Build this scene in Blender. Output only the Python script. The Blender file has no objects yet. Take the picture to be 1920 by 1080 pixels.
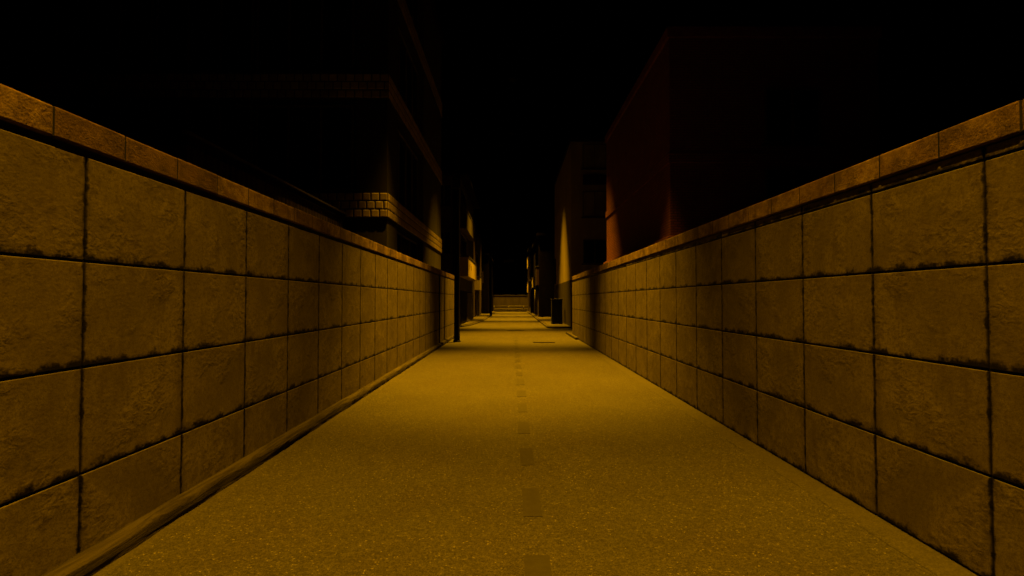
import bpy, bmesh, math, random
from mathutils import Vector, Matrix
random.seed(7)
R = math.radians
scene = bpy.context.scene
COL = scene.collection

# ------------------------------------------------------------------ nodes
ALBEDO_SCALE = 0.4  # even darkening of every base colour, keeps unlit facades dark
class NT:
    def __init__(s, name):
        s.m = bpy.data.materials.new(name); s.m.use_nodes = True
        s.t = s.m.node_tree; s.n = s.t.nodes; s.l = s.t.links
        s.b = s.n['Principled BSDF']
        s.tc = s.n.new('ShaderNodeTexCoord')
        s.P = s.tc.outputs['Object']
    def put(s, sock, v):
        if isinstance(v, bpy.types.NodeSocket): s.l.new(v, sock)
        elif isinstance(v, (tuple, list)) and len(v) == 3 and sock.type == 'RGBA': sock.default_value = (*v, 1)
        else: sock.default_value = v
    def math(s, op, a, b=0.0, c=0.0, clamp=False):
        n = s.n.new('ShaderNodeMath'); n.operation = op; n.use_clamp = clamp
        s.put(n.inputs[0], a); s.put(n.inputs[1], b); s.put(n.inputs[2], c)
        return n.outputs[0]
    def sep(s, v=None):
        n = s.n.new('ShaderNodeSeparateXYZ'); s.put(n.inputs[0], v or s.P); return n.outputs
    def comb(s, x, y, z):
        n = s.n.new('ShaderNodeCombineXYZ')
        for i, v in enumerate((x, y, z)): s.put(n.inputs[i], v)
        return n.outputs[0]
    def scale(s, sx, sy, sz, v=None):
        n = s.n.new('ShaderNodeVectorMath'); n.operation = 'MULTIPLY'
        s.put(n.inputs[0], v or s.P); n.inputs[1].default_value = (sx, sy, sz); return n.outputs[0]
    def noise(s, sc, det=4, rough=0.55, dist=0.0, v=None):
        n = s.n.new('ShaderNodeTexNoise'); s.put(n.inputs['Vector'], v or s.P)
        n.inputs['Scale'].default_value = sc; n.inputs['Detail'].default_value = det
        n.inputs['Roughness'].default_value = rough; n.inputs['Distortion'].default_value = dist
        return n.outputs[0]
    def voro(s, sc, feat='F1', v=None):
        n = s.n.new('ShaderNodeTexVoronoi'); n.feature = feat; s.put(n.inputs['Vector'], v or s.P)
        n.inputs['Scale'].default_value = sc; return n.outputs
    def white(s, v):
        n = s.n.new('ShaderNodeTexWhiteNoise'); n.noise_dimensions = '3D'; s.put(n.inputs['Vector'], v); return n.outputs['Value']
    def rng(s, v, a, b, c=0.0, d=1.0, smooth=True):
        n = s.n.new('ShaderNodeMapRange'); n.interpolation_type = 'SMOOTHSTEP' if smooth else 'LINEAR'
        s.put(n.inputs[0], v); s.put(n.inputs[1], a); s.put(n.inputs[2], b)
        n.inputs[3].default_value = c; n.inputs[4].default_value = d; return n.outputs[0]
    def mix(s, f, a, b, mode='MIX'):
        n = s.n.new('ShaderNodeMix'); n.data_type = 'RGBA'; n.blend_type = mode
        s.put(n.inputs[0], f); s.put(n.inputs[6], a); s.put(n.inputs[7], b); return n.outputs[2]
    def bump(s, h, strength=0.5, dist=0.01, normal=None):
        n = s.n.new('ShaderNodeBump'); n.inputs['Strength'].default_value = strength
        n.inputs['Distance'].default_value = dist; s.put(n.inputs['Height'], h)
        if normal: s.l.new(normal, n.inputs['Normal'])
        return n.outputs[0]
    def out(s, col, rough=0.8, normal=None, spec=0.3, metal=0.0):
        if isinstance(col, tuple): col = mul(col, ALBEDO_SCALE)
        else: col = s.mix(1.0, col, (ALBEDO_SCALE, ALBEDO_SCALE, ALBEDO_SCALE), 'MULTIPLY')   # base colours darkened so bounced light stays weak
        spec *= 0.5
        s.put(s.b.inputs['Base Color'], col); s.put(s.b.inputs['Roughness'], rough)
        s.b.inputs['Specular IOR Level'].default_value = spec; s.b.inputs['Metallic'].default_value = metal
        if normal: s.l.new(normal, s.b.inputs['Normal'])
        return s.m

def mul(c, k): return tuple(x * k for x in c)

def plain(name, col, rough=0.8, var=0.25, sc=3.0, bump=0.25, fine=60, spec=0.3, metal=0.0, streak=False):
    k = NT(name)
    a = k.noise(sc, 5, 0.6, 0.3, k.scale(1, 1, 0.25) if streak else None)
    b = k.noise(fine, 3)
    c = k.mix(k.rng(a, 0.35, 0.65), mul(col, 1 - var), mul(col, 1 + var))
    h = k.math('ADD', k.math('MULTIPLY', a, 0.6), k.math('MULTIPLY', b, 0.4))
    return k.out(c, rough, k.bump(h, bump, 0.01), spec, metal)

def wall_mat(name, row):
    k = NT(name); o = k.sep()
    y, z = o[1], o[2]
    fy = k.math('FRACT', y); zz = k.math('DIVIDE', z, row); fz = k.math('FRACT', zz)
    dv = k.math('SUBTRACT', 0.5, k.math('ABSOLUTE', k.math('SUBTRACT', fy, 0.5)))
    h = k.math('MULTIPLY', fz, row)
    rag = k.noise(5, 3, 0.5)
    rag2 = k.noise(40, 4, 0.6)
    reach = k.math('ADD', 0.017, k.math('MULTIPLY', k.rng(rag, 0.40, 0.66), 0.04))
    reach = k.math('ADD', reach, k.math('MULTIPLY', k.math('SUBTRACT', rag2, 0.5), 0.06))
    reach = k.math('MAXIMUM', reach, 0.009)
    dirt = k.rng(k.math('SUBTRACT', h, reach), -0.026, 0.02, 1, 0)
    top = k.rng(k.math('SUBTRACT', row, h), 0.0, 0.012, 1, 0)
    vr = k.math('MAXIMUM', k.math('ADD', 0.006, k.math('MULTIPLY', k.math('SUBTRACT', k.noise(9, 5, 0.65), 0.44), 0.085)), 0.009)
    vert = k.rng(k.math('SUBTRACT', dv, vr), -0.008, 0.012, 1, 0)
    m = k.math('MAXIMUM', k.math('MAXIMUM', dirt, top), vert)
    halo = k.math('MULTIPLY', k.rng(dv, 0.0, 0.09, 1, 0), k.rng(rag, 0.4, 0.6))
    wn = k.white(k.comb(k.math('FLOOR', y), k.math('FLOOR', zz), 0.0))
    big = k.noise(1.6, 6, 0.62, 0.6)
    mid = k.noise(9, 7, 0.7, 0.6); spot = k.noise(34, 5, 0.7, 0.4)
    c = k.mix(k.rng(big, 0.33, 0.68), (0.1579, 0.1263, 0.07849), (0.2645, 0.2133, 0.1263))
    c = k.mix(k.math('MULTIPLY', k.rng(mid, 0.42, 0.7), 0.75), c, (0.1408, 0.1067, 0.06399))
    c = k.mix(k.math('MULTIPLY', k.rng(spot, 0.45, 0.68), 0.7), c, (0.1024, 0.07509, 0.04266))
    run = k.noise(3.2, 6, 0.65, 0.3, k.scale(1, 1.6, 0.35))
    c = k.mix(k.math('MULTIPLY', k.rng(run, 0.52, 0.72), 0.55), c, (0.1098, 0.08052, 0.04392))
    gr = k.rng(k.noise(120, 3, 0.7), 0.3, 0.7, 0.78, 1.22, False)
    c = k.mix(1.0, c, k.comb(gr, gr, gr), 'MULTIPLY')
    c = k.mix(k.math('MULTIPLY', wn, 0.35), c, (0.1536, 0.1152, 0.07253))
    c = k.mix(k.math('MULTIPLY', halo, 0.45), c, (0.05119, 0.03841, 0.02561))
    c = k.mix(m, c, (0.005119, 0.003412, 0.002561))
    # trowelled relief: patches of crinkled plaster on smoother ground
    crink = k.noise(21, 7, 0.62, 0.5, k.scale(1, 0.9, 1.15))
    patch = k.rng(k.noise(2.3, 3), 0.45, 0.66, 0.2, 1.15)
    fine = k.noise(60, 5, 0.65)
    hh = k.math('ADD', k.math('MULTIPLY', k.math('MULTIPLY', crink, patch), 1.0), k.math('MULTIPLY', fine, 0.2))
    hh = k.math('SUBTRACT', hh, k.math('MULTIPLY', m, 0.2))
    return k.out(c, 0.85, k.bump(hh, 0.5, 0.014), 0.2)

def brick_mat(name, c1, c2, mortar, bw, bh, bumpd=0.01, noise_amt=0.5, msize=0.012):
    k = NT(name); o = k.sep()
    n = k.n.new('ShaderNodeTexBrick')
    k.put(n.inputs['Vector'], k.comb(k.math('ADD', o[0], o[1]), o[2], 0.0))
    k.put(n.inputs['Color1'], c1); k.put(n.inputs['Color2'], c2); k.put(n.inputs['Mortar'], mortar)
    n.inputs['Scale'].default_value = 1; n.inputs['Mortar Size'].default_value = msize
    n.inputs['Mortar Smooth'].default_value = 0.2
    n.inputs['Brick Width'].default_value = bw; n.inputs['Row Height'].default_value = bh
    a = k.noise(2.0, 6, 0.65)
    c = k.mix(k.math('MULTIPLY', k.rng(a, 0.4, 0.7), noise_amt), n.outputs['Color'], mul(c1, 0.45))
    h = k.math('ADD', k.math('MULTIPLY', n.outputs['Fac'], -1.0), k.math('MULTIPLY', k.noise(50, 3), 0.3))
    return k.out(c, 0.85, k.bump(h, 0.7, bumpd), 0.2)

def road_mat():
    k = NT('asphalt'); o = k.sep(); x, y = o[0], o[1]
    v = k.voro(58, v=k.scale(0.8, 1.0, 1)); v2 = k.voro(140)
    rnd = k.sep(v['Color'])[0]; rnd2 = k.sep(v2['Color'])[1]
    big = k.noise(0.5, 5, 0.6); mid = k.noise(5, 5, 0.6)
    c = k.mix(k.rng(big, 0.3, 0.7), (0.06743, 0.05829, 0.04), (0.08286, 0.07086, 0.04686))
    c = k.mix(k.math('MULTIPLY', k.rng(mid, 0.4, 0.75), 0.25), c, (0.05143, 0.04286, 0.02857))
    c = k.mix(k.math('MULTIPLY', k.rng(k.noise(0.9, 6, 0.7, 0.5), 0.42, 0.7), 0.38), c, (0.058, 0.042, 0.024))
    grain = k.math('MULTIPLY', k.rng(rnd2, 0.0, 1.0, 0.55, 1.35, False), k.rng(rnd, 0.0, 1.0, 0.72, 1.28, False))
    c = k.mix(1.0, c, k.comb(grain, grain, grain), 'MULTIPLY')
    edge = k.math('MAXIMUM', k.rng(x, 2.66, 2.76), k.rng(x, -2.55, -2.62))
    near = k.math('SUBTRACT', 1.0, edge)
    dens = k.rng(k.noise(1.1, 4), 0.3, 0.7, 0.96, 0.84)
    spk = k.math('MULTIPLY', k.rng(k.math('SUBTRACT', rnd, dens), 0.0, 0.02), k.rng(v['Distance'], 0.25, 0.42, 1, 0))
    spk = k.math('MULTIPLY', spk, near)
    c = k.mix(k.math('MULTIPLY', edge, 0.35), c, k.mix(k.rng(k.noise(3, 6), 0.35, 0.65), (0.06, 0.05029, 0.03314), (0.08571, 0.07143, 0.04571)))
    crack = k.rng(k.math('ABSOLUTE', k.math('SUBTRACT', k.math('ADD', x, k.math('MULTIPLY', k.noise(4, 5), 0.06)), 2.71)), 0.0, 0.008, 1, 0)
    c = k.mix(k.math('MULTIPLY', crack, k.rng(k.noise(2.0, 3), 0.4, 0.55)), c, (0.01714, 0.01371, 0.009143))
    c = k.mix(k.math('MULTIPLY', spk, rnd2), c, (0.3143, 0.2629, 0.1543))
    h = k.math('ADD', k.math('MULTIPLY', v['Distance'], -0.8), k.math('MULTIPLY', v2['Distance'], -0.4))
    h = k.math('MULTIPLY', h, near)
    h = k.math('ADD', h, k.math('MULTIPLY', mid, 0.6))
    return k.out(c, 0.75, k.bump(h, 0.9, 0.010), 0.35)

def dash_mat():
    k = NT('worn_dark_paint')
    a = k.noise(14, 5, 0.7)
    v = k.voro(62)
    c = k.mix(k.rng(a, 0.35, 0.7), (0.04758, 0.04034, 0.02586), (0.05948, 0.05069, 0.03259))
    return k.out(c, 0.7, k.bump(v['Distance'], 0.2, 0.004), 0.3)

def kerb_mat():
    k = NT('rough_kerb_concrete')
    a = k.noise(7, 7, 0.68, 0.8, k.scale(2.2, 0.16, 2.2))
    b = k.noise(1.7, 4); f = k.noise(60, 3)
    c = k.mix(k.rng(a, 0.38, 0.62), (0.03, 0.0222, 0.0132), (0.09, 0.072, 0.042))
    c = k.mix(k.math('MULTIPLY', b, 0.3), c, (0.036, 0.027, 0.018))
    h = k.math('ADD', a, k.math('MULTIPLY', f, 0.15))
    return k.out(c, 0.85, k.bump(h, 0.9, 0.03), 0.25)

def coping_mat(name):
    k = NT(name); o = k.sep()
    at = k.n.new('ShaderNodeAttribute'); at.attribute_name = 'tile_shade'; wn = at.outputs['Fac']
    a = k.noise(5, 7, 0.68, 0.9); f = k.noise(90, 4, 0.6); g = k.noise(22, 7, 0.65, 1.2)
    c = k.mix(k.rng(a, 0.34, 0.66), (0.22, 0.128, 0.055), (0.45, 0.30, 0.125))
    c = k.mix(k.math('MULTIPLY', wn, 0.85), c, (0.135, 0.072, 0.032))
    c = k.mix(k.math('MULTIPLY', k.rng(k.noise(2.6, 7, 0.72), 0.40, 0.66), 0.85), c, (0.0736, 0.0414, 0.02576))
    h = k.math('ADD', k.math('MULTIPLY', g, 0.8), k.math('MULTIPLY', f, 0.35))
    return k.out(c, 0.85, k.bump(h, 0.8, 0.02), 0.25)

def tile_mat(name, c1, c2):
    k = NT(name)
    at = k.n.new('ShaderNodeAttribute'); at.attribute_name = 'tile_shade'
    a = k.noise(6, 5, 0.6)
    c = k.mix(at.outputs['Fac'], c1, c2)
    c = k.mix(k.math('MULTIPLY', k.rng(a, 0.4, 0.7), 0.35), c, mul(c1, 0.5))
    return k.out(c, 0.45, k.bump(k.noise(30, 3), 0.15, 0.006), 0.4)

def shutter_mat(name, col, pitch, axis_sum=True):
    k = NT(name); o = k.sep()
    w = k.math('FRACT', k.math('DIVIDE', o[2], pitch))
    h = k.math('ABSOLUTE', k.math('SUBTRACT', w, 0.5))
    a = k.noise(2.5, 6, 0.65, 0.4, k.scale(1, 1, 0.3))
    c = k.mix(k.rng(a, 0.38, 0.68), col, mul(col, 0.55))
    return k.out(c, 0.6, k.bump(h, 0.8, 0.03), 0.3)

def sheet_mat(name, col, pitch):
    k = NT(name); o = k.sep()
    w = k.math('SINE', k.math('MULTIPLY', k.math('ADD', o[0], o[1]), 2 * math.pi / pitch))
    a = k.noise(1.3, 6, 0.65, 0.4, k.scale(2.5, 2.5, 0.3))
    c = k.mix(k.rng(a, 0.36, 0.66), col, mul(col, 0.45))
    return k.out(c, 0.7, k.bump(k.math('ADD', w, k.math('MULTIPLY', a, 0.7)), 0.7, 0.02), 0.25)

def glass_mat(name, col=(0.008, 0.009, 0.010)):
    k = NT(name)
    a = k.noise(1.2, 4)
    return k.out(k.mix(a, col, mul(col, 1.8)), 0.12, k.bump(a, 0.05, 0.01), 0.5)

def emit_mat(name, col, st):
    k = NT(name)
    k.b.inputs['Emission Color'].default_value = (*col, 1); k.b.inputs['Emission Strength'].default_value = st
    return k.out((0.8, 0.7, 0.5), 0.3)

MAT = dict(
    road=road_mat(), dash=dash_mat(), kerb=kerb_mat(),
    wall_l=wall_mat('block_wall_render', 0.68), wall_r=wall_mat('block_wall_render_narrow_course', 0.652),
    joint=plain('dark_mortar', (0.012, 0.009, 0.007), 0.95),
    coping_l=coping_mat('coping_brick'), 
    pave=plain('pavement_concrete', (0.0713, 0.0589, 0.03844), 0.85, 0.2, 4, 0.3),
    stone=plain('kerb_stone', (0.062, 0.0496, 0.0341), 0.85, 0.3, 6, 0.4),
    ground=plain('bare_earth', (0.036, 0.03, 0.021), 0.95, 0.3, 1.5, 0.5),
    tile=tile_mat('glazed_tile', (0.36, 0.27, 0.135), (0.594, 0.459, 0.198)),
    grout=plain('tile_grout', (0.012, 0.009, 0.006), 0.9),
    darktile=brick_mat('dark_wall_tile', (0.02, 0.016, 0.011), (0.03, 0.023, 0.016), (0.008, 0.012, 0.01), 0.25, 0.243, 0.006),
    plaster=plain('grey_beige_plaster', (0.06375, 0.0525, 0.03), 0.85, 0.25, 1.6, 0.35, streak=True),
    pierdark=plain('shaded_pier_render', (0.0245, 0.0189, 0.0119), 0.85, 0.25, 2, 0.3, streak=True),  # darker copy of the pier plaster, shade put into the colour
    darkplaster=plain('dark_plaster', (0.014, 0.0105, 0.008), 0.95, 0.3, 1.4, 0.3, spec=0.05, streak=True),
    cream=plain('cream_plaster', (0.3557, 0.2808, 0.131), 0.85, 0.14, 1.5, 0.25, streak=True),
    houseplaster=plain('brown_house_plaster', (0.06, 0.045, 0.024), 0.85, 0.25, 2, 0.3, streak=True),
    dado=plain('brown_dado', (0.0341, 0.02294, 0.01178), 0.8, 0.25, 2.0, 0.3, streak=True),
    brick=brick_mat('red_brick', (0.3942, 0.115, 0.04599), (0.2958, 0.07886, 0.0345), (0.1643, 0.08213, 0.04928), 0.22, 0.075, 0.014, 0.6, 0.016),
    brickledge=plain('red_brick_ledge', (0.2691, 0.0841, 0.037), 0.85, 0.2, 5, 0.4),
    redwall=plain('dull_red_wall', (0.03, 0.0084, 0.0054), 0.85, 0.25, 2, 0.3, streak=True),
    shed=sheet_mat('rusted_sheet', (0.0741, 0.0513, 0.0285), 0.18),
    metaledge=plain('zinc_edge', (0.084, 0.0756, 0.0644), 0.6, 0.2, 4, 0.2, metal=0.2),
    blackmetal=plain('black_painted_steel', (0.007, 0.006, 0.006), 0.7, 0.3, 5, 0.15, spec=0.15),
    iron=plain('cast_iron', (0.0245, 0.0196, 0.014), 0.6, 0.3, 8, 0.4, metal=0.3),
    glass=glass_mat('dark_glass'),
    frame=plain('window_frame_paint', (0.1275, 0.0975, 0.06), 0.6, 0.2, 5, 0.1),
    curtain=shutter_mat('tan_roller_blind', (0.336, 0.2576, 0.1344), 0.06),
    shutter=shutter_mat('dark_roller_shutter', (0.03, 0.022, 0.017), 0.08),
    yellow=plain('ochre_balcony_paint', (0.561, 0.425, 0.153), 0.8, 0.12, 2.2, 0.2, streak=True),
    pipe=plain('pale_pipe', (0.252, 0.216, 0.192), 0.5, 0.15, 3, 0.1),
    cabinet=plain('dark_green_paint', (0.0098, 0.014, 0.0105), 0.5, 0.25, 3, 0.1, spec=0.45),
    cabinetside=plain('lamplit_green_paint', (0.025, 0.0275, 0.019), 0.55, 0.3, 5, 0.1, spec=0.45),  # lighter green for the road side, lamplight put into the colour
    endwall=plain('end_wall_render', (0.07188, 0.05555, 0.02941), 0.85, 0.25, 0.9, 0.35, streak=True),
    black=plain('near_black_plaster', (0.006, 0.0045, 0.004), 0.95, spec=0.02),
    sign=plain('grey_sign_board', (0.05, 0.05, 0.05), 0.6),
    signmark=plain('pale_sign_bar', (0.5, 0.5, 0.48), 0.6),
    bulb=emit_mat('sodium_bulb', (1.0, 0.55, 0.05), 6.0),
)

# ------------------------------------------------------------------ builders
class MB:
    def __init__(s): s.bm = bmesh.new()
    def box(s, x0, x1, y0, y1, z0, z1, bev=0.0, seg=1, shade=None):
        n0 = len(s.bm.faces)
        if shade is not None and not hasattr(s, 'lay'): s.lay = s.bm.faces.layers.float.new('tile_shade')
        r = bmesh.ops.create_cube(s.bm, size=1.0)
        for v in r['verts']:
            v.co = Vector(((x0 + x1) / 2 + v.co.x * (x1 - x0), (y0 + y1) / 2 + v.co.y * (y1 - y0), (z0 + z1) / 2 + v.co.z * (z1 - z0)))
        if bev > 0:
            es = list({e for v in r['verts'] for e in v.link_edges})
            bmesh.ops.bevel(s.bm, geom=es, offset=bev, segments=seg, affect='EDGES', profile=0.6)
        if shade is not None:
            for f in s.bm.faces:
                if f[s.lay] == 0.0: f[s.lay] = shade
        return s
    def lathe(s, prof, cx, cy, n=24, cap=True):
        rings = []
        for r, z in prof:
            rings.append([s.bm.verts.new((cx + r * math.cos(2 * math.pi * i / n), cy + r * math.sin(2 * math.pi * i / n), z)) for i in range(n)])
        for a, b in zip(rings, rings[1:]):
            for i in range(n):
                f = s.bm.faces.new((a[i], a[(i + 1) % n], b[(i + 1) % n], b[i])); f.smooth = True
        if cap:
            s.bm.faces.new(rings[-1]); s.bm.faces.new(list(reversed(rings[0])))
        return s
    def tube(s, pts, r, n=8):
        rings = []
        pts = [Vector(p) for p in pts]
        for i, p in enumerate(pts):
            d = (pts[min(i + 1, len(pts) - 1)] - pts[max(i - 1, 0)]).normalized()
            u = d.orthogonal().normalized() if abs(d.z) > 0.9 else d.cross(Vector((0, 0, 1))).normalized()
            w = d.cross(u)
            rings.append([s.bm.verts.new(p + r * (math.cos(2 * math.pi * k / n) * u + math.sin(2 * math.pi * k / n) * w)) for k in range(n)])
        for a, b in zip(rings, rings[1:]):
            for k in range(n):
                f = s.bm.faces.new((a[k], a[(k + 1) % n], b[(k + 1) % n], b[k])); f.smooth = True
        s.bm.faces.new(rings[0]); s.bm.faces.new(rings[-1])
        return s
    def prism(s, poly, z0, z1):
        a = [s.bm.verts.new((x, y, z0)) for x, y in poly]; b = [s.bm.verts.new((x, y, z1)) for x, y in poly]
        n = len(poly)
        for i in range(n): s.bm.faces.new((a[i], a[(i + 1) % n], b[(i + 1) % n], b[i]))
        s.bm.faces.new(b); s.bm.faces.new(list(reversed(a)))
        return s

ORG = {}
def build(name, mb, mat, parent=None, origin=(0, 0, 0)):
    o0 = Vector(ORG[parent.name]) if parent else Vector(origin)
    bm = mb.bm
    bmesh.ops.recalc_face_normals(bm, faces=bm.faces[:])
    for v in bm.verts: v.co -= o0
    me = bpy.data.meshes.new(name); bm.to_mesh(me); bm.free()
    me.materials.append(MAT[mat] if isinstance(mat, str) else mat)
    o = bpy.data.objects.new(name, me); COL.objects.link(o)
    if parent: o.parent = parent
    else: o.location = o0
    ORG[o.name] = o0
    return o

def tag(o, label=None, cat=None, group=None, kind=None):
    for k, v in (('label', label), ('category', cat), ('group', group), ('kind', kind)):
        if v: o[k] = v
    return o

def thing(name, loc, label, cat, group=None):
    o = bpy.data.objects.new(name, None); COL.objects.link(o); o.location = loc
    o.empty_display_size = 0.3
    ORG[o.name] = Vector(loc)
    return tag(o, label, cat, group)

def window(parent, face, pos, u0, u1, z0, z1, pane='glass', nmull=1, sign=-1, sill=True, proud=0.05, frame='frame', horiz=0):
    """face 'front': the plane y=pos seen from -y; face 'side': the plane x=pos seen from the road (sign = direction of out)"""
    def bx(m, a0, a1, d0, d1, c0, c1):
        lo, hi = sorted((pos + sign * d0, pos + sign * d1))
        if face == 'front': m.box(a0, a1, lo, hi, c0, c1)
        else: m.box(lo, hi, a0, a1, c0, c1)
    t = 0.06; f = MB()
    bx(f, u0, u1, 0, proud, z1 - t, z1); bx(f, u0, u1, 0, proud, z0, z0 + t)
    bx(f, u0, u0 + t, 0, proud, z0 + t, z1 - t); bx(f, u1 - t, u1, 0, proud, z0 + t, z1 - t)
    for i in range(nmull):
        c = u0 + (u1 - u0) * (i + 1) / (nmull + 1); bx(f, c - t / 2, c + t / 2, 0, proud - 0.006, z0 + t, z1 - t)
    for i in range(horiz):
        c = z0 + (z1 - z0) * (i + 1) / (horiz + 1); bx(f, u0 + t, u1 - t, 0, proud - 0.012, c - t / 2, c + t / 2)
    w = build('window', f, frame, parent)
    p = MB(); bx(p, u0 + t * 0.5, u1 - t * 0.5, 0.004, 0.02, z0 + t * 0.5, z1 - t * 0.5)
    build('pane', p, pane, w)
    if sill:
        s_ = MB(); bx(s_, u0 - 0.08, u1 + 0.08, 0, 0.11, z0 - 0.08, z0 - 0.002); build('sill', s_, 'stone', w)
    return w

# ------------------------------------------------------------------ setting
g = MB(); g.box(-400, 400, -120, 700, -0.5, -0.02); tag(build('ground', g, 'ground'), kind='structure')
r = MB(); r.box(-3.4, 3.6, -30, 92, -0.25, 0.0); road = tag(build('road', r, 'road'), kind='structure')
d = MB()
y = 2.88
while y < 24:
    ln = random.uniform(0.6, 0.76); w0 = 0.09 + random.uniform(-0.012, 0.012); w1 = 0.25 + random.uniform(-0.012, 0.012)
    d.box(w0, w1, y, y + ln, -0.02, 0.004)
    y += 1.28
build('lane_marking', d, 'dash', road)

def rough_kerb(xs, y0, y1, sgn, name, seed):
    """rough concrete ledge at the foot of a wall; profile of (distance from wall, z)"""
    from mathutils import noise as mn
    bm = MB(); prof = [(0.0, -0.05), (0.0, 0.135), (0.05, 0.138), (0.085, 0.128), (0.108, 0.085), (0.098, 0.035), (0.105, -0.05)]
    rows = []
    n = int((y1 - y0) / 0.06)
    for i in range(n + 1):
        yy = y0 + (y1 - y0) * i / n; ring = []
        for j, (dx, z) in enumerate(prof):
            q = mn.noise(Vector((yy * 0.9 + seed, j * 3.1, 0))) * 0.010 + mn.noise(Vector((yy * 3.7, j * 7.7, seed))) * 0.010
            amp = 0 if j in (0,) else (0.4 if j in (1,) else 1)
            ring.append(bm.bm.verts.new((xs + sgn * (dx + (q * 1.6 * amp if j > 1 else 0)), yy, z + (q * amp if 0 < j < 6 else 0))))
        rows.append(ring)
    for a, b in zip(rows, rows[1:]):
        for j in range(len(prof) - 1):
            f = bm.bm.faces.new((a[j], a[j + 1], b[j + 1], b[j])); f.smooth = True
    bm.bm.faces.new(rows[0]); bm.bm.faces.new(rows[-1])
    return tag(build(name, bm, 'kerb'), kind='structure')
rough_kerb(-2.752, -6, 19.2, 1, 'kerb', 1.3)
rough_kerb(-2.752, 19.62, 24.7, 1, 'kerb', 8.3)

def arc(cx, cy, r, a0, a1, n=8):
    return [(cx + r * math.cos(R(a0 + (a1 - a0) * i / n)), cy + r * math.sin(R(a0 + (a1 - a0) * i / n))) for i in range(n + 1)]
# left pavement: a kerb stone ring with a slab inside, its near end curving in to the road edge
edge = [(-3.75, 33.2), (-3.3, 33.6), (-2.98, 35.4), (-2.74, 38.5), (-2.6, 42), (-2.52, 46), (-2.5, 52), (-2.5, 79)]
p = MB(); p.prism(edge + [(-9, 79), (-9, 33.2)], -0.1, 0.12); tag(build('pavement', p, 'pave'), kind='structure')
edge2 = [(x + 0.17, y - 0.12) for x, y in edge]
p = MB(); p.prism(edge2 + list(reversed([(x + 0.004, y - 0.004) for x, y in edge])), -0.1, 0.075); tag(build('kerb', p, 'stone'), kind='structure')
p = MB(); p.prism([(9, 31.5), (3.66, 31.5), (2.95, 31.5)] + arc(2.95, 32.1, 0.6, 270, 180) + [(2.36, 44), (2.4, 60), (2.3, 79), (9, 79)], -0.1, 0.12)
tag(build('pavement', p, 'pave'), kind='structure')
p = MB(); p.prism([(3.0, 31.34), (2.9, 31.34)] + arc(2.95, 32.1, 0.76, 270, 180) + [(2.2, 44), (2.24, 60), (2.14, 79), (2.294, 79), (2.394, 60), (2.354, 44)] + arc(2.95, 32.1, 0.606, 180, 270) + [(3.0, 31.494)], -0.1, 0.10)
tag(build('kerb', p, 'stone'), kind='structure')
p = MB(); p.box(2.79, 2.937, 22.6, 26.6, -0.05, 0.11, 0.02); tag(build('kerb', p, 'stone'), kind='structure')
# raised landing with two steps at the far end
p = MB(); p.box(-3.0, 4.4, 78.0, 92, -0.2, 0.17); p.box(-3.0, 4.4, 79.2, 92, 0.17, 0.36)
tag(build('steps', p, 'stone'), kind='structure')

# ------------------------------------------------------------------ alley walls
def block_wall(x, sgn, y0, y1, joints_z, row, org_y, org_z, wmat, cap_z, cap_off, label, hang):
    """sgn = direction of the road from the wall face"""
    org = (x, org_y, org_z)
    t = thing('boundary_wall', org, label, 'wall', 'rendered block walls lining the alley')
    back = x - sgn * 0.2; fx = x - sgn * 0.016
    c = MB(); lo, hi = sorted((back, fx)); c.box(lo, hi, y0 + 0.01, y1 - 0.01, -0.3, cap_z[0] - 0.002)
    build('core', c, 'joint', t)
    b = MB()
    ys = [org_y + i for i in range(-40, 60) if y0 < org_y + i < y1]
    ys = [y0] + ys + [y1]
    for za, zb in zip(joints_z, joints_z[1:]):
        for ya, yb in zip(ys, ys[1:]):
            if yb - ya < 0.04: continue
            q = random.uniform(-0.001, 0.001)
            lo, hi = sorted((fx + sgn * 0.0005, x + sgn * q))
            b.box(lo, hi, ya + 0.006, yb - 0.006, za + 0.006, zb - 0.007, 0.006, 2)
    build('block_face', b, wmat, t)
    # coping bricks
    cp = MB(); yy = org_y + cap_off
    while yy > y0: yy -= 0.567
    while yy < y1:
        a, e = max(yy, y0), min(yy + 0.567, y1)
        if e - a > 0.05:
            q = random.uniform(-0.002, 0.002)
            lo, hi = sorted((back - sgn * 0.03, x + sgn * (hang + q)))
            cp.box(lo, hi, a + 0.005, e - 0.005, cap_z[0] + q * 0.6, cap_z[1] + q, 0.013, 2, 0.02 + random.random() ** 1.6)
        yy += 0.567
    cm = build('coping', cp, 'coping_l', t)
    mo = MB(); lo, hi = sorted((back - sgn * 0.025, x + sgn * (hang - 0.004)))
    mo.box(lo, hi, y0 + 0.012, y1 - 0.012, cap_z[0] + 0.006, cap_z[1] - 0.006); build('mortar', mo, 'joint', cm)
    return t

# shift of the coping texture is per brick index, so its origin only has to follow the bricks
block_wall(-2.75, 1, -5.7, 19.3, [-0.05, 0.63, 1.31, 1.99, 2.67], 0.68, 3.29, 0.63, 'wall_l', (2.717, 2.906), -0.25,
           'long rendered block wall along the left side with brown coping and rough kerb at its foot', 0.011)
block_wall(-2.75, 1, 19.6, 24.7, [-0.05, 0.63, 1.31, 1.99, 2.67], 0.68, 19.6, 0.63, 'wall_l', (2.717, 2.906), 0.0,
           'short end section of block wall beside the black pole', 0.011)
block_wall(2.94, -1, -5.8, 25.0, [0.005, 0.657, 1.309, 1.961, 2.613, 2.7], 0.652, 3.17, 0.657, 'wall_r', (2.705, 2.897), 0.32,
           'long rendered block wall along the right side with brown coping and narrow course below it', 0.015)

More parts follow.
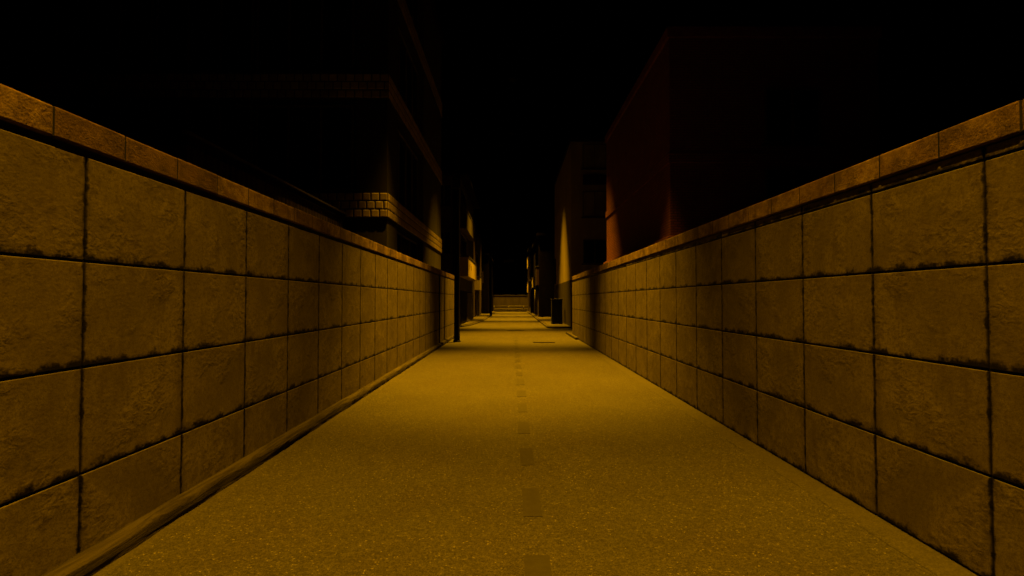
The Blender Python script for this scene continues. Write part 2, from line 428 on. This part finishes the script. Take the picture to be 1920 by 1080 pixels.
# ------------------------------------------------------------------ left buildings
def tile_band(parent, z0, z1, x_corner, x_far, y_front, y_end):
    gb = MB()
    gb.box(x_far, x_corner, y_front, y_end, z0, z1)
    gr = build('tile_band', gb, 'grout', parent)
    bm = bmesh.new(); lay = bm.faces.layers.float.new('tile_shade')
    rows = 3; rh = (z1 - z0) / rows; tw = 0.25
    def tile(to_world, u0, u1, c0, c1):
        gsz, bv, dp = 0.016, 0.022, 0.014
        u0 += gsz; u1 -= gsz; c0 += gsz; c1 -= gsz
        if u1 - u0 < 0.05: return
        o = [bm.verts.new(to_world(u, 0.0, c)) for u, c in ((u0, c0), (u1, c0), (u1, c1), (u0, c1))]
        i = [bm.verts.new(to_world(u, dp, c)) for u, c in ((u0 + bv, c0 + bv), (u1 - bv, c0 + bv), (u1 - bv, c1 - bv), (u0 + bv, c1 - bv))]
        sh = random.random()
        fs = [bm.faces.new(i)] + [bm.faces.new((o[k], o[(k + 1) % 4], i[(k + 1) % 4], i[k])) for k in range(4)]
        for f in fs: f[lay] = sh
    for rix in range(rows):
        c0, c1 = z0 + rix * rh, z0 + (rix + 1) * rh
        off = 0.125 if rix % 2 else 0.0
        u = -off
        L = x_corner - x_far
        while u < L:
            tile(lambda a, dd, c: (x_corner - a, y_front - dd, c), max(u, 0), min(u + tw, L), c0, c1); u += tw
        u = -off; L = y_end - y_front
        while u < L:
            tile(lambda a, dd, c: (x_corner + dd, y_front + a, c), max(u, 0), min(u + tw, L), c0, c1); u += tw
    m = MB(); m.bm.free(); m.bm = bm
    build('tile', m, 'tile', gr)

A = thing('tiled_building', (-8.8, 20.5, 0), 'tall dark building with bands of square glazed tiles rising behind the left wall', 'building')
w = MB()
w.box(-14, -3.9, 15.1, 26.0, -0.2, 15.0)
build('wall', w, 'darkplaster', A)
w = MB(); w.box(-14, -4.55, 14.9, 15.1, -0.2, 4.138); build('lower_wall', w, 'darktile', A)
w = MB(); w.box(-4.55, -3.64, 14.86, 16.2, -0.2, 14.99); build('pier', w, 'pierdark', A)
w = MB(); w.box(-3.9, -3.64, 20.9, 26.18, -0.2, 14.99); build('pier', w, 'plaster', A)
for z0 in (4.14, 7.64, 11.14):
    tile_band(A, z0, z0 + 0.73, -3.6, -14, 14.8, 26.2)
for za in (4.88, 8.38, 11.88):
    window(A, 'side', -3.9, 16.25, 20.85, za + 0.1, za + 2.65, 'glass', 3, 1, False)
    for ua in (-13.6, -10.6, -7.6):
        window(A, 'front', 15.1, ua, ua + 2.9, za + 0.1, za + 2.65, 'glass', 2, -1, False)
window(A, 'side', -3.9, 16.25, 20.85, 1.1, 4.05, 'glass', 2, 1, False)
w = MB(); w.box(-14.2, -3.5, 14.7, 26.3, 15.0, 15.35); build('roof', w, 'darkplaster', A)
# pipe on the end pier and corner
w = MB(); w.tube([(-3.58, 25.0, 0.0), (-3.58, 25.0, 3.05)], 0.035); build('conduit', w, 'pipe', A)

S = thing('low_building', (-6.9, 11, 0), 'low flat-roofed building with stained sheet walls between the left wall and the tiled building', 'building')
w = MB(); w.box(-9, -4.85, 7.6, 14.66, -0.2, 4.06); build('wall', w, 'shed', S)
w = MB(); w.box(-9.1, -4.80, 7.5, 14.7, 4.065, 4.19); build('roof', w, 'darkplaster', S)
w = MB(); w.box(-4.845, -4.76, 7.45, 14.72, 4.195, 4.24); build('roof_edge', w, 'metaledge', S)

H = thing('balcony_house', (-6.3, 39, 0), 'left house with a lit ochre balcony box beyond the near black pole', 'house')
w = MB(); w.box(-10, -3.4, 33.0, 45.0, 2.4, 9.8); build('wall', w, 'houseplaster', H)
w = MB(); w.box(-10, -3.38, 32.98, 45.0, -0.2, 2.395); build('lower_wall', w, 'darkplaster', H)
def balcony(parent, x0, x1, y0, y1, z0, z1, mat, slots=()):
    """parapet box projecting from the house; x0 house side, x1 road side"""
    lo, hi = sorted((x0, x1)); s = 1 if x1 > x0 else -1
    b = MB(); b.box(lo, hi, y0, y1, z0, z0 + 0.18)
    pt = 0.10
    f0, f1 = sorted((x1, x1 - s * pt))
    # road side parapet with its slots left open
    ys = [y0]
    for a, e, c, dd in slots:
        b.box(f0, f1, ys[-1], a, z0 + 0.18, z1)
        b.box(f0, f1, a, e, z0 + 0.18, c); b.box(f0, f1, a, e, dd, z1); ys.append(e)
    b.box(f0, f1, ys[-1], y1, z0 + 0.18, z1)
    e0, e1 = sorted((x0, x1 - s * (pt + 0.001)))
    b.box(e0, e1, y0, y0 + pt, z0 + 0.18, z1); b.box(e0, e1, y1 - pt, y1, z0 + 0.18, z1)
    o = build('balcony', b, mat, parent)
    c = MB(); c.box(f0 - 0.03, f1 + 0.03, y0 - 0.03, y1 + 0.03, z1 + 0.002, z1 + 0.07)
    c.box(*sorted((x0, x1 - s * (pt + 0.035))), y0 - 0.03, y0 + pt + 0.02, z1 + 0.002, z1 + 0.068)
    build('balcony_rail', c, 'stone', o)
    return o
balcony(H, -3.4, -2.8, 32.8, 40.6, 3.28, 4.52, 'yellow', ((33.75, 34.05, 3.8, 4.15), (35.1, 35.4, 3.75, 4.1)))
balcony(H, -3.4, -2.95, 32.9, 40.6, 6.4, 7.6, 'houseplaster')
w = MB(); w.box(-10.1, -2.85, 32.7, 45.1, 9.8, 10.05); build('roof', w, 'darkplaster', H)
for z0 in (4.7, 7.75):
    window(H, 'front', 33.0, -4.9, -3.9, z0, z0 + 1.5, 'glass', 1)
    window(H, 'side', -3.4, 33.6, 38.0, z0 - 0.7, z0 + 1.5, 'glass', 2, 1, False)
window(H, 'side', -3.38, 38.4, 43.8, 0.15, 2.3, 'shutter', 0, 1, False)
w = MB(); w.tube([(-3.75, 32.93, 0.1), (-3.75, 32.93, 9.7)], 0.05); build('downpipe', w, 'darkplaster', H)

I_ = thing('red_house', (-6.5, 54, 0), 'left house with dull red walls and a pale downpipe at its corner', 'house')
w = MB(); w.box(-10, -3.6, 48, 60, -0.2, 8.6); build('wall', w, 'redwall', I_)
balcony(I_, -3.6, -3.08, 49.4, 52.6, 2.75, 4.0, 'cream')
w = MB(); w.box(-10.1, -3.45, 47.8, 60.1, 8.6, 8.85); build('roof', w, 'darkplaster', I_)
w = MB(); w.tube([(-3.72, 47.93, 0.12), (-3.72, 47.93, 2.7), (-3.72, 47.93, 8.5)], 0.06); build('downpipe', w, 'pipe', I_)
window(I_, 'front', 48, -5.6, -4.4, 5.0, 6.5)
window(I_, 'side', -3.6, 50.4, 55.0, 0.15, 2.5, 'shutter', 0, 1, False)
window(I_, 'side', -3.6, 51, 54.0, 5.2, 6.6, 'glass', 1, 1)

J = thing('corner_house', (-6.2, 68, 0), 'black house on the left just behind the far black pole', 'house')
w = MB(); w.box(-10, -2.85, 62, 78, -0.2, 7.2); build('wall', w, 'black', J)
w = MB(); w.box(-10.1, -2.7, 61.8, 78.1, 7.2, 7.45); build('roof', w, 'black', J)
window(J, 'front', 62, -4.6, -3.5, 3.9, 5.2)
window(J, 'side', -2.85, 65, 68, 4, 5.3, 'glass', 1, 1)

# ------------------------------------------------------------------ right buildings
D = thing('brick_building', (7.5, 19.4, 0), 'red brick building rising behind the right wall', 'building')
w = MB(); w.box(4.5, 10.5, 14.5, 24.27, -0.2, 9.25); build('wall', w, 'brick', D)
w = MB(); w.box(4.385, 10.6, 14.38, 24.5, 3.28, 3.55, 0.01); build('plinth_ledge', w, 'brickledge', D)
w = MB(); w.box(4.455, 10.55, 14.455, 24.33, 5.65, 5.95, 0.01); build('belt_course', w, 'brick', D)
w = MB(); w.box(4.43, 10.57, 14.43, 24.34, 9.252, 9.56, 0.01); build('parapet', w, 'brickledge', D)
window(D, 'front', 14.5, 7.2, 8.8, 6.2, 7.8)
window(D, 'front', 14.5, 7.2, 8.8, 4.0, 5.5)

E = thing('cream_building', (6.3, 37.7, 0), 'tall cream rendered building with brown base past the red brick building', 'building')
w = MB(); w.box(3.66, 9.0, 31.6, 43.9, 3.0, 11.6); build('wall', w, 'cream', E)
w = MB(); w.box(3.64, 9.02, 31.58, 43.9, -0.2, 2.997); build('lower_wall', w, 'dado', E)
w = MB(); w.box(3.58, 9.1, 31.5, 44.0, 11.6, 11.85); build('roof', w, 'darkplaster', E)
window(E, 'front', 31.6, 4.38, 5.86, 4.0, 5.5, 'glass', 1)
window(E, 'front', 31.6, 4.38, 5.86, 6.9, 8.5, 'curtain', 1)
window(E, 'front', 31.6, 4.38, 5.86, 9.9, 11.45, 'curtain', 1)
w = MB(); w.box(4.4, 5.84, 31.48, 31.6, 8.9, 9.5, 0.01); build('spandrel_panel', w, 'redwall', E)
window(E, 'front', 31.6, 6.6, 8.0, 4.0, 5.5, 'glass', 1)
window(E, 'front', 31.6, 6.6, 8.0, 6.9, 8.5, 'curtain', 1)
w = MB(); w.box(3.56, 3.66, 42.6, 43.0, 3.1, 5.2, 0.01); build('meter_box', w, 'darkplaster', E)

F = thing('shopfront_house', (5.2, 55.5, 0), 'dark right house with shuttered ground floor behind the green cabinet', 'house')
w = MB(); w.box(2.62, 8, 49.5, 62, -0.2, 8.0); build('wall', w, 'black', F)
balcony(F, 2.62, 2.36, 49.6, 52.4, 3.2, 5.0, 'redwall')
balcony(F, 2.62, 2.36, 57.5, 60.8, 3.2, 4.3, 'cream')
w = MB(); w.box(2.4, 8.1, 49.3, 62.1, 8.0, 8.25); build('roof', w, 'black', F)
window(F, 'side', 2.62, 50.2, 54.5, 0.15, 2.7, 'shutter', 0, -1, False)
w = MB(); w.tube([(2.55, 56.6, 0.12), (2.55, 56.6, 2.9)], 0.07); build('downpipe', w, 'pipe', F)

G = thing('far_house', (5.0, 72, 0), 'small far right house with two narrow balconies next to the end wall', 'house')
w = MB(); w.box(2.45, 8, 66, 79.0, -0.2, 8.6); build('wall', w, 'redwall', G)
balcony(G, 2.45, 2.15, 67, 73, 2.8, 4.2, 'yellow')
balcony(G, 2.45, 2.15, 67, 73, 6.2, 7.6, 'cream')
w = MB(); w.box(2.2, 8.1, 65.8, 79.1, 8.6, 8.85); build('roof', w, 'black', G)

# ------------------------------------------------------------------ end of the alley
W = thing('end_wall', (0.6, 84, 0.36), 'plain rendered wall closing the far end of the alley', 'wall')
w = MB(); w.box(-3.4, 4.6, 84, 84.25, 0.3, 2.5); build('wall_panel', w, 'endwall', W)
w = MB(); w.box(-3.45, 4.65, 83.95, 84.3, 2.502, 2.6, 0.01); build('coping', w, 'stone', W)
Gd = thing('guard_rail', (0.6, 78.6, 0.17), 'low steel guard rail across the steps before the end wall', 'railing')
for zz in (0.55, 0.85):
    w = MB(); w.tube([(-2.75, 78.6, zz), (3.9, 78.6, zz)], 0.035); build('rail', w, 'pipe', Gd)
for xx in (-2.75, -0.5, 1.75, 3.9):
    w = MB(); w.tube([(xx, 78.6, 0.17), (xx, 78.6, 0.9)], 0.045); build('post', w, 'pipe', Gd)
K = thing('end_building', (0, 100, 0), 'black building closing the view above the end wall', 'building')
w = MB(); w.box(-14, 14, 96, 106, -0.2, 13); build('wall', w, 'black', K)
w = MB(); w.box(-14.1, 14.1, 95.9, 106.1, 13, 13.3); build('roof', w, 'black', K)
for ux in (-6, -3, 3, 6):
    window(K, 'front', 96, ux - 0.6, ux + 0.6, 4.5, 6)
SG = thing('wall_sign', (-0.6, 95.9, 8.7), 'small faint grey barred panel high on the black end building', 'panel')
w = MB(); w.box(-1.55, 0.35, 95.88, 95.995, 8.7, 9.5); build('board', w, 'sign', SG)
w = MB()
for i, xx in enumerate((-1.45, -1.2, -0.95, -0.72, -0.5, -0.28, -0.05, 0.18)):
    w.box(xx, xx + 0.06, 95.85, 95.88, 8.82 + 0.1 * (i % 2), 9.4 - 0.08 * (i % 3))
build('bar', w, 'signmark', SG)

# ------------------------------------------------------------------ poles, cable, lamps
def make_pole(loc, label):
    x, y, z = loc
    t = thing('utility_pole', loc, label, 'pole', 'black utility poles on the left edge of the road')
    w = MB(); w.lathe([(0.135, -0.1), (0.135, 0.25), (0.122, 0.3), (0.118, 3), (0.105, 9), (0.09, 18.9)], x, y, 20); build('shaft', w, 'blackmetal', t)
    w = MB(); w.lathe([(0.16, -0.05), (0.16, 0.04), (0.14, 0.07)], x, y, 20); build('base_collar', w, 'blackmetal', t)
    w = MB(); w.tube([(x, y, 18.5), (x + 1.2, y, 18.72), (0.15, y, 18.76)], 0.04); build('arm', w, 'blackmetal', t)
    w = MB(); w.box(x - 0.16, x + 0.16, y - 0.30, y - 0.1, 6.4, 7.0, 0.02); build('junction_box', w, 'blackmetal', t)
    return t
make_pole((-2.3, 21.4, 0), 'thick black pole standing at the end of the left wall')
make_pole((-2.3, 55.7, 0), 'thin far black pole on the kerb in front of the black corner house')

LY = [0.9, 12.6, 24.4, 36.2, 48.0, 59.8, 71.6, 81.2]
HL = 18.0
def cable_x(y): return 0.55 * math.exp(-((y - 24.4) / 5.0) ** 2)
def cable_z(y): return 18.62 + 0.12 * math.cos((y - 21.4) / 34.3 * 2 * math.pi)
w = MB(); w.tube([(cable_x(yy), yy, cable_z(yy)) for yy in [(-12 + 2.0 * i) for i in range(55)]], 0.014, 6)
tag(build('overhead_cable', w, 'blackmetal'), 'thin black cable strung high along the middle of the alley', 'cable')

sp = bpy.data.lights.new('lamp_light', 'SPOT')
sp.energy = 108000; sp.color = (1.0, 0.468, 0.005); sp.spot_size = R(42.6); sp.spot_blend = 0.97; sp.shadow_soft_size = 0.10
sp0 = sp.copy(); sp0.name = 'lamp_light_wide'; sp0.energy = 55000; sp0.spot_size = R(58); sp0.spot_blend = 1.0   # weaker, wider cone set to soften the dark band on the near road
def make_lamp(y):
    t = thing('street_lamp', (cable_x(y), y, HL), 'x', 'street lamp', 'hooded lamps hung along the alley')
    w = MB()
    w.lathe([(0.32, HL - 0.55), (0.30, HL - 0.32), (0.27, HL - 0.15), (0.17, HL + 0.02), (0.08, HL + 0.12), (0.05, HL + 0.2)], cable_x(y), y, 24, cap=False)
    w.lathe([(0.31, HL - 0.55), (0.29, HL - 0.32), (0.26, HL - 0.15), (0.16, HL + 0.01), (0.07, HL + 0.10), (0.04, HL + 0.19)], cable_x(y), y, 24, cap=False)
    build('hood', w, 'blackmetal', t)
    w = MB(); w.lathe([(0.01, HL - 0.07), (0.05, HL - 0.05), (0.065, HL), (0.05, HL + 0.06), (0.025, HL + 0.10)], cable_x(y), y, 12); build('bulb', w, 'bulb', t)
    w = MB(); w.tube([(cable_x(y), y, HL + 0.18), (cable_x(y), y, cable_z(y))], 0.015, 6); build('stem', w, 'blackmetal', t)
    lo = bpy.data.objects.new('lamp_light', sp0 if y < 5 else sp); COL.objects.link(lo); lo.location = (0, 0, -0.20); lo.parent = t
    return t
where = ['above the camera end of the alley', 'above the road between the two long walls', 'above the road by the near black pole',
         'above the road by the green cabinet', 'above the road by the red house', 'above the road just past the far black pole',
         'above the road before the guard rail', 'above the steps at the end wall']
for y, s_ in zip(LY, where):
    make_lamp(y)['label'] = 'dark hooded lamp hung ' + s_

# ------------------------------------------------------------------ small things
C = thing('utility_cabinet', (3.08, 35.3, 0.12), 'dark green metal cabinet on the pavement against the cream building', 'cabinet')
w = MB(); w.box(2.74, 3.44, 35.03, 35.6, 0.22, 1.78, 0.005); build('body', w, 'cabinet', C)
w = MB(); w.box(2.70, 3.48, 34.98, 35.64, 1.782, 1.84, 0.004); build('top', w, 'cabinet', C)
w = MB(); w.box(2.72, 3.46, 35.0, 35.62, 0.12, 0.218); build('plinth', w, 'cabinet', C)
w = MB(); w.box(2.715, 2.74, 35.08, 35.55, 0.28, 1.72, 0.008); build('side_panel', w, 'cabinetside', C)
for a, e in ((2.78, 3.085), (3.095, 3.40)):
    w = MB(); w.box(a, e, 35.005, 35.03, 0.3, 1.7, 0.002); dr = build('door', w, 'cabinet', C)
    w = MB(); w.tube([((e - 0.04) if a < 3 else (a + 0.04), 34.99, 0.95), ((e - 0.04) if a < 3 else (a + 0.04), 34.99, 1.12)], 0.012); build('handle', w, 'metaledge', dr)
    w = MB()
    for i in range(5): w.box(a + 0.05, e - 0.05, 34.995, 35.005, 1.45 + i * 0.035, 1.465 + i * 0.035)
    build('vent', w, 'blackmetal', dr)

Mh = thing('drain_cover', (1.31, 21.25, 0), 'flat rectangular drain cover by the right side of the road with a dark front edge', 'drain cover')
w = MB(); w.box(0.87, 1.75, 20.95, 21.55, -0.1, 0.026); build('frame', w, 'iron', Mh)
w = MB(); w.box(0.90, 1.72, 20.98, 21.52, 0.0, 0.031, 0.004); build('lid', w, 'pave', Mh)
Mh = thing('manhole_cover', (0.23, 29.3, 0), 'round iron manhole cover in the middle of the road', 'manhole cover')
w = MB(); w.lathe([(0.52, -0.1), (0.52, 0.014), (0.47, 0.016)], 0.23, 29.3, 32); build('rim', w, 'iron', Mh)
w = MB(); w.lathe([(0.455, -0.05), (0.455, 0.019), (0.44, 0.021)], 0.23, 29.3, 32); build('lid', w, 'iron', Mh)

# ------------------------------------------------------------------ sky, camera, output
wd = bpy.data.worlds.new('World'); scene.world = wd; wd.use_nodes = True
nt = wd.node_tree; bg = nt.nodes['Background']
sky = nt.nodes.new('ShaderNodeTexSky'); sky.sky_type = 'NISHITA'; sky.sun_disc = False
sky.sun_elevation = R(-8); sky.sun_rotation = R(200)
nt.links.new(sky.outputs[0], bg.inputs['Color']); bg.inputs['Strength'].default_value = 0.002

cam = bpy.data.cameras.new('camera'); cam.sensor_width = 36; cam.lens = 18.0; cam.clip_end = 2000; cam.clip_start = 0.05
co = bpy.data.objects.new('camera', cam); COL.objects.link(co)
co.location = (0, 0, 1.74); co.rotation_euler = (R(90 + 1.37), 0, 0)
scene.camera = co

scene.view_settings.view_transform = 'Standard'; scene.view_settings.look = 'None'
scene.view_settings.exposure = 0.0; scene.view_settings.gamma = 1.0
scene.cycles.max_bounces = 4; scene.cycles.diffuse_bounces = 1; scene.cycles.glossy_bounces = 2
scene.cycles.sample_clamp_indirect = 2.0
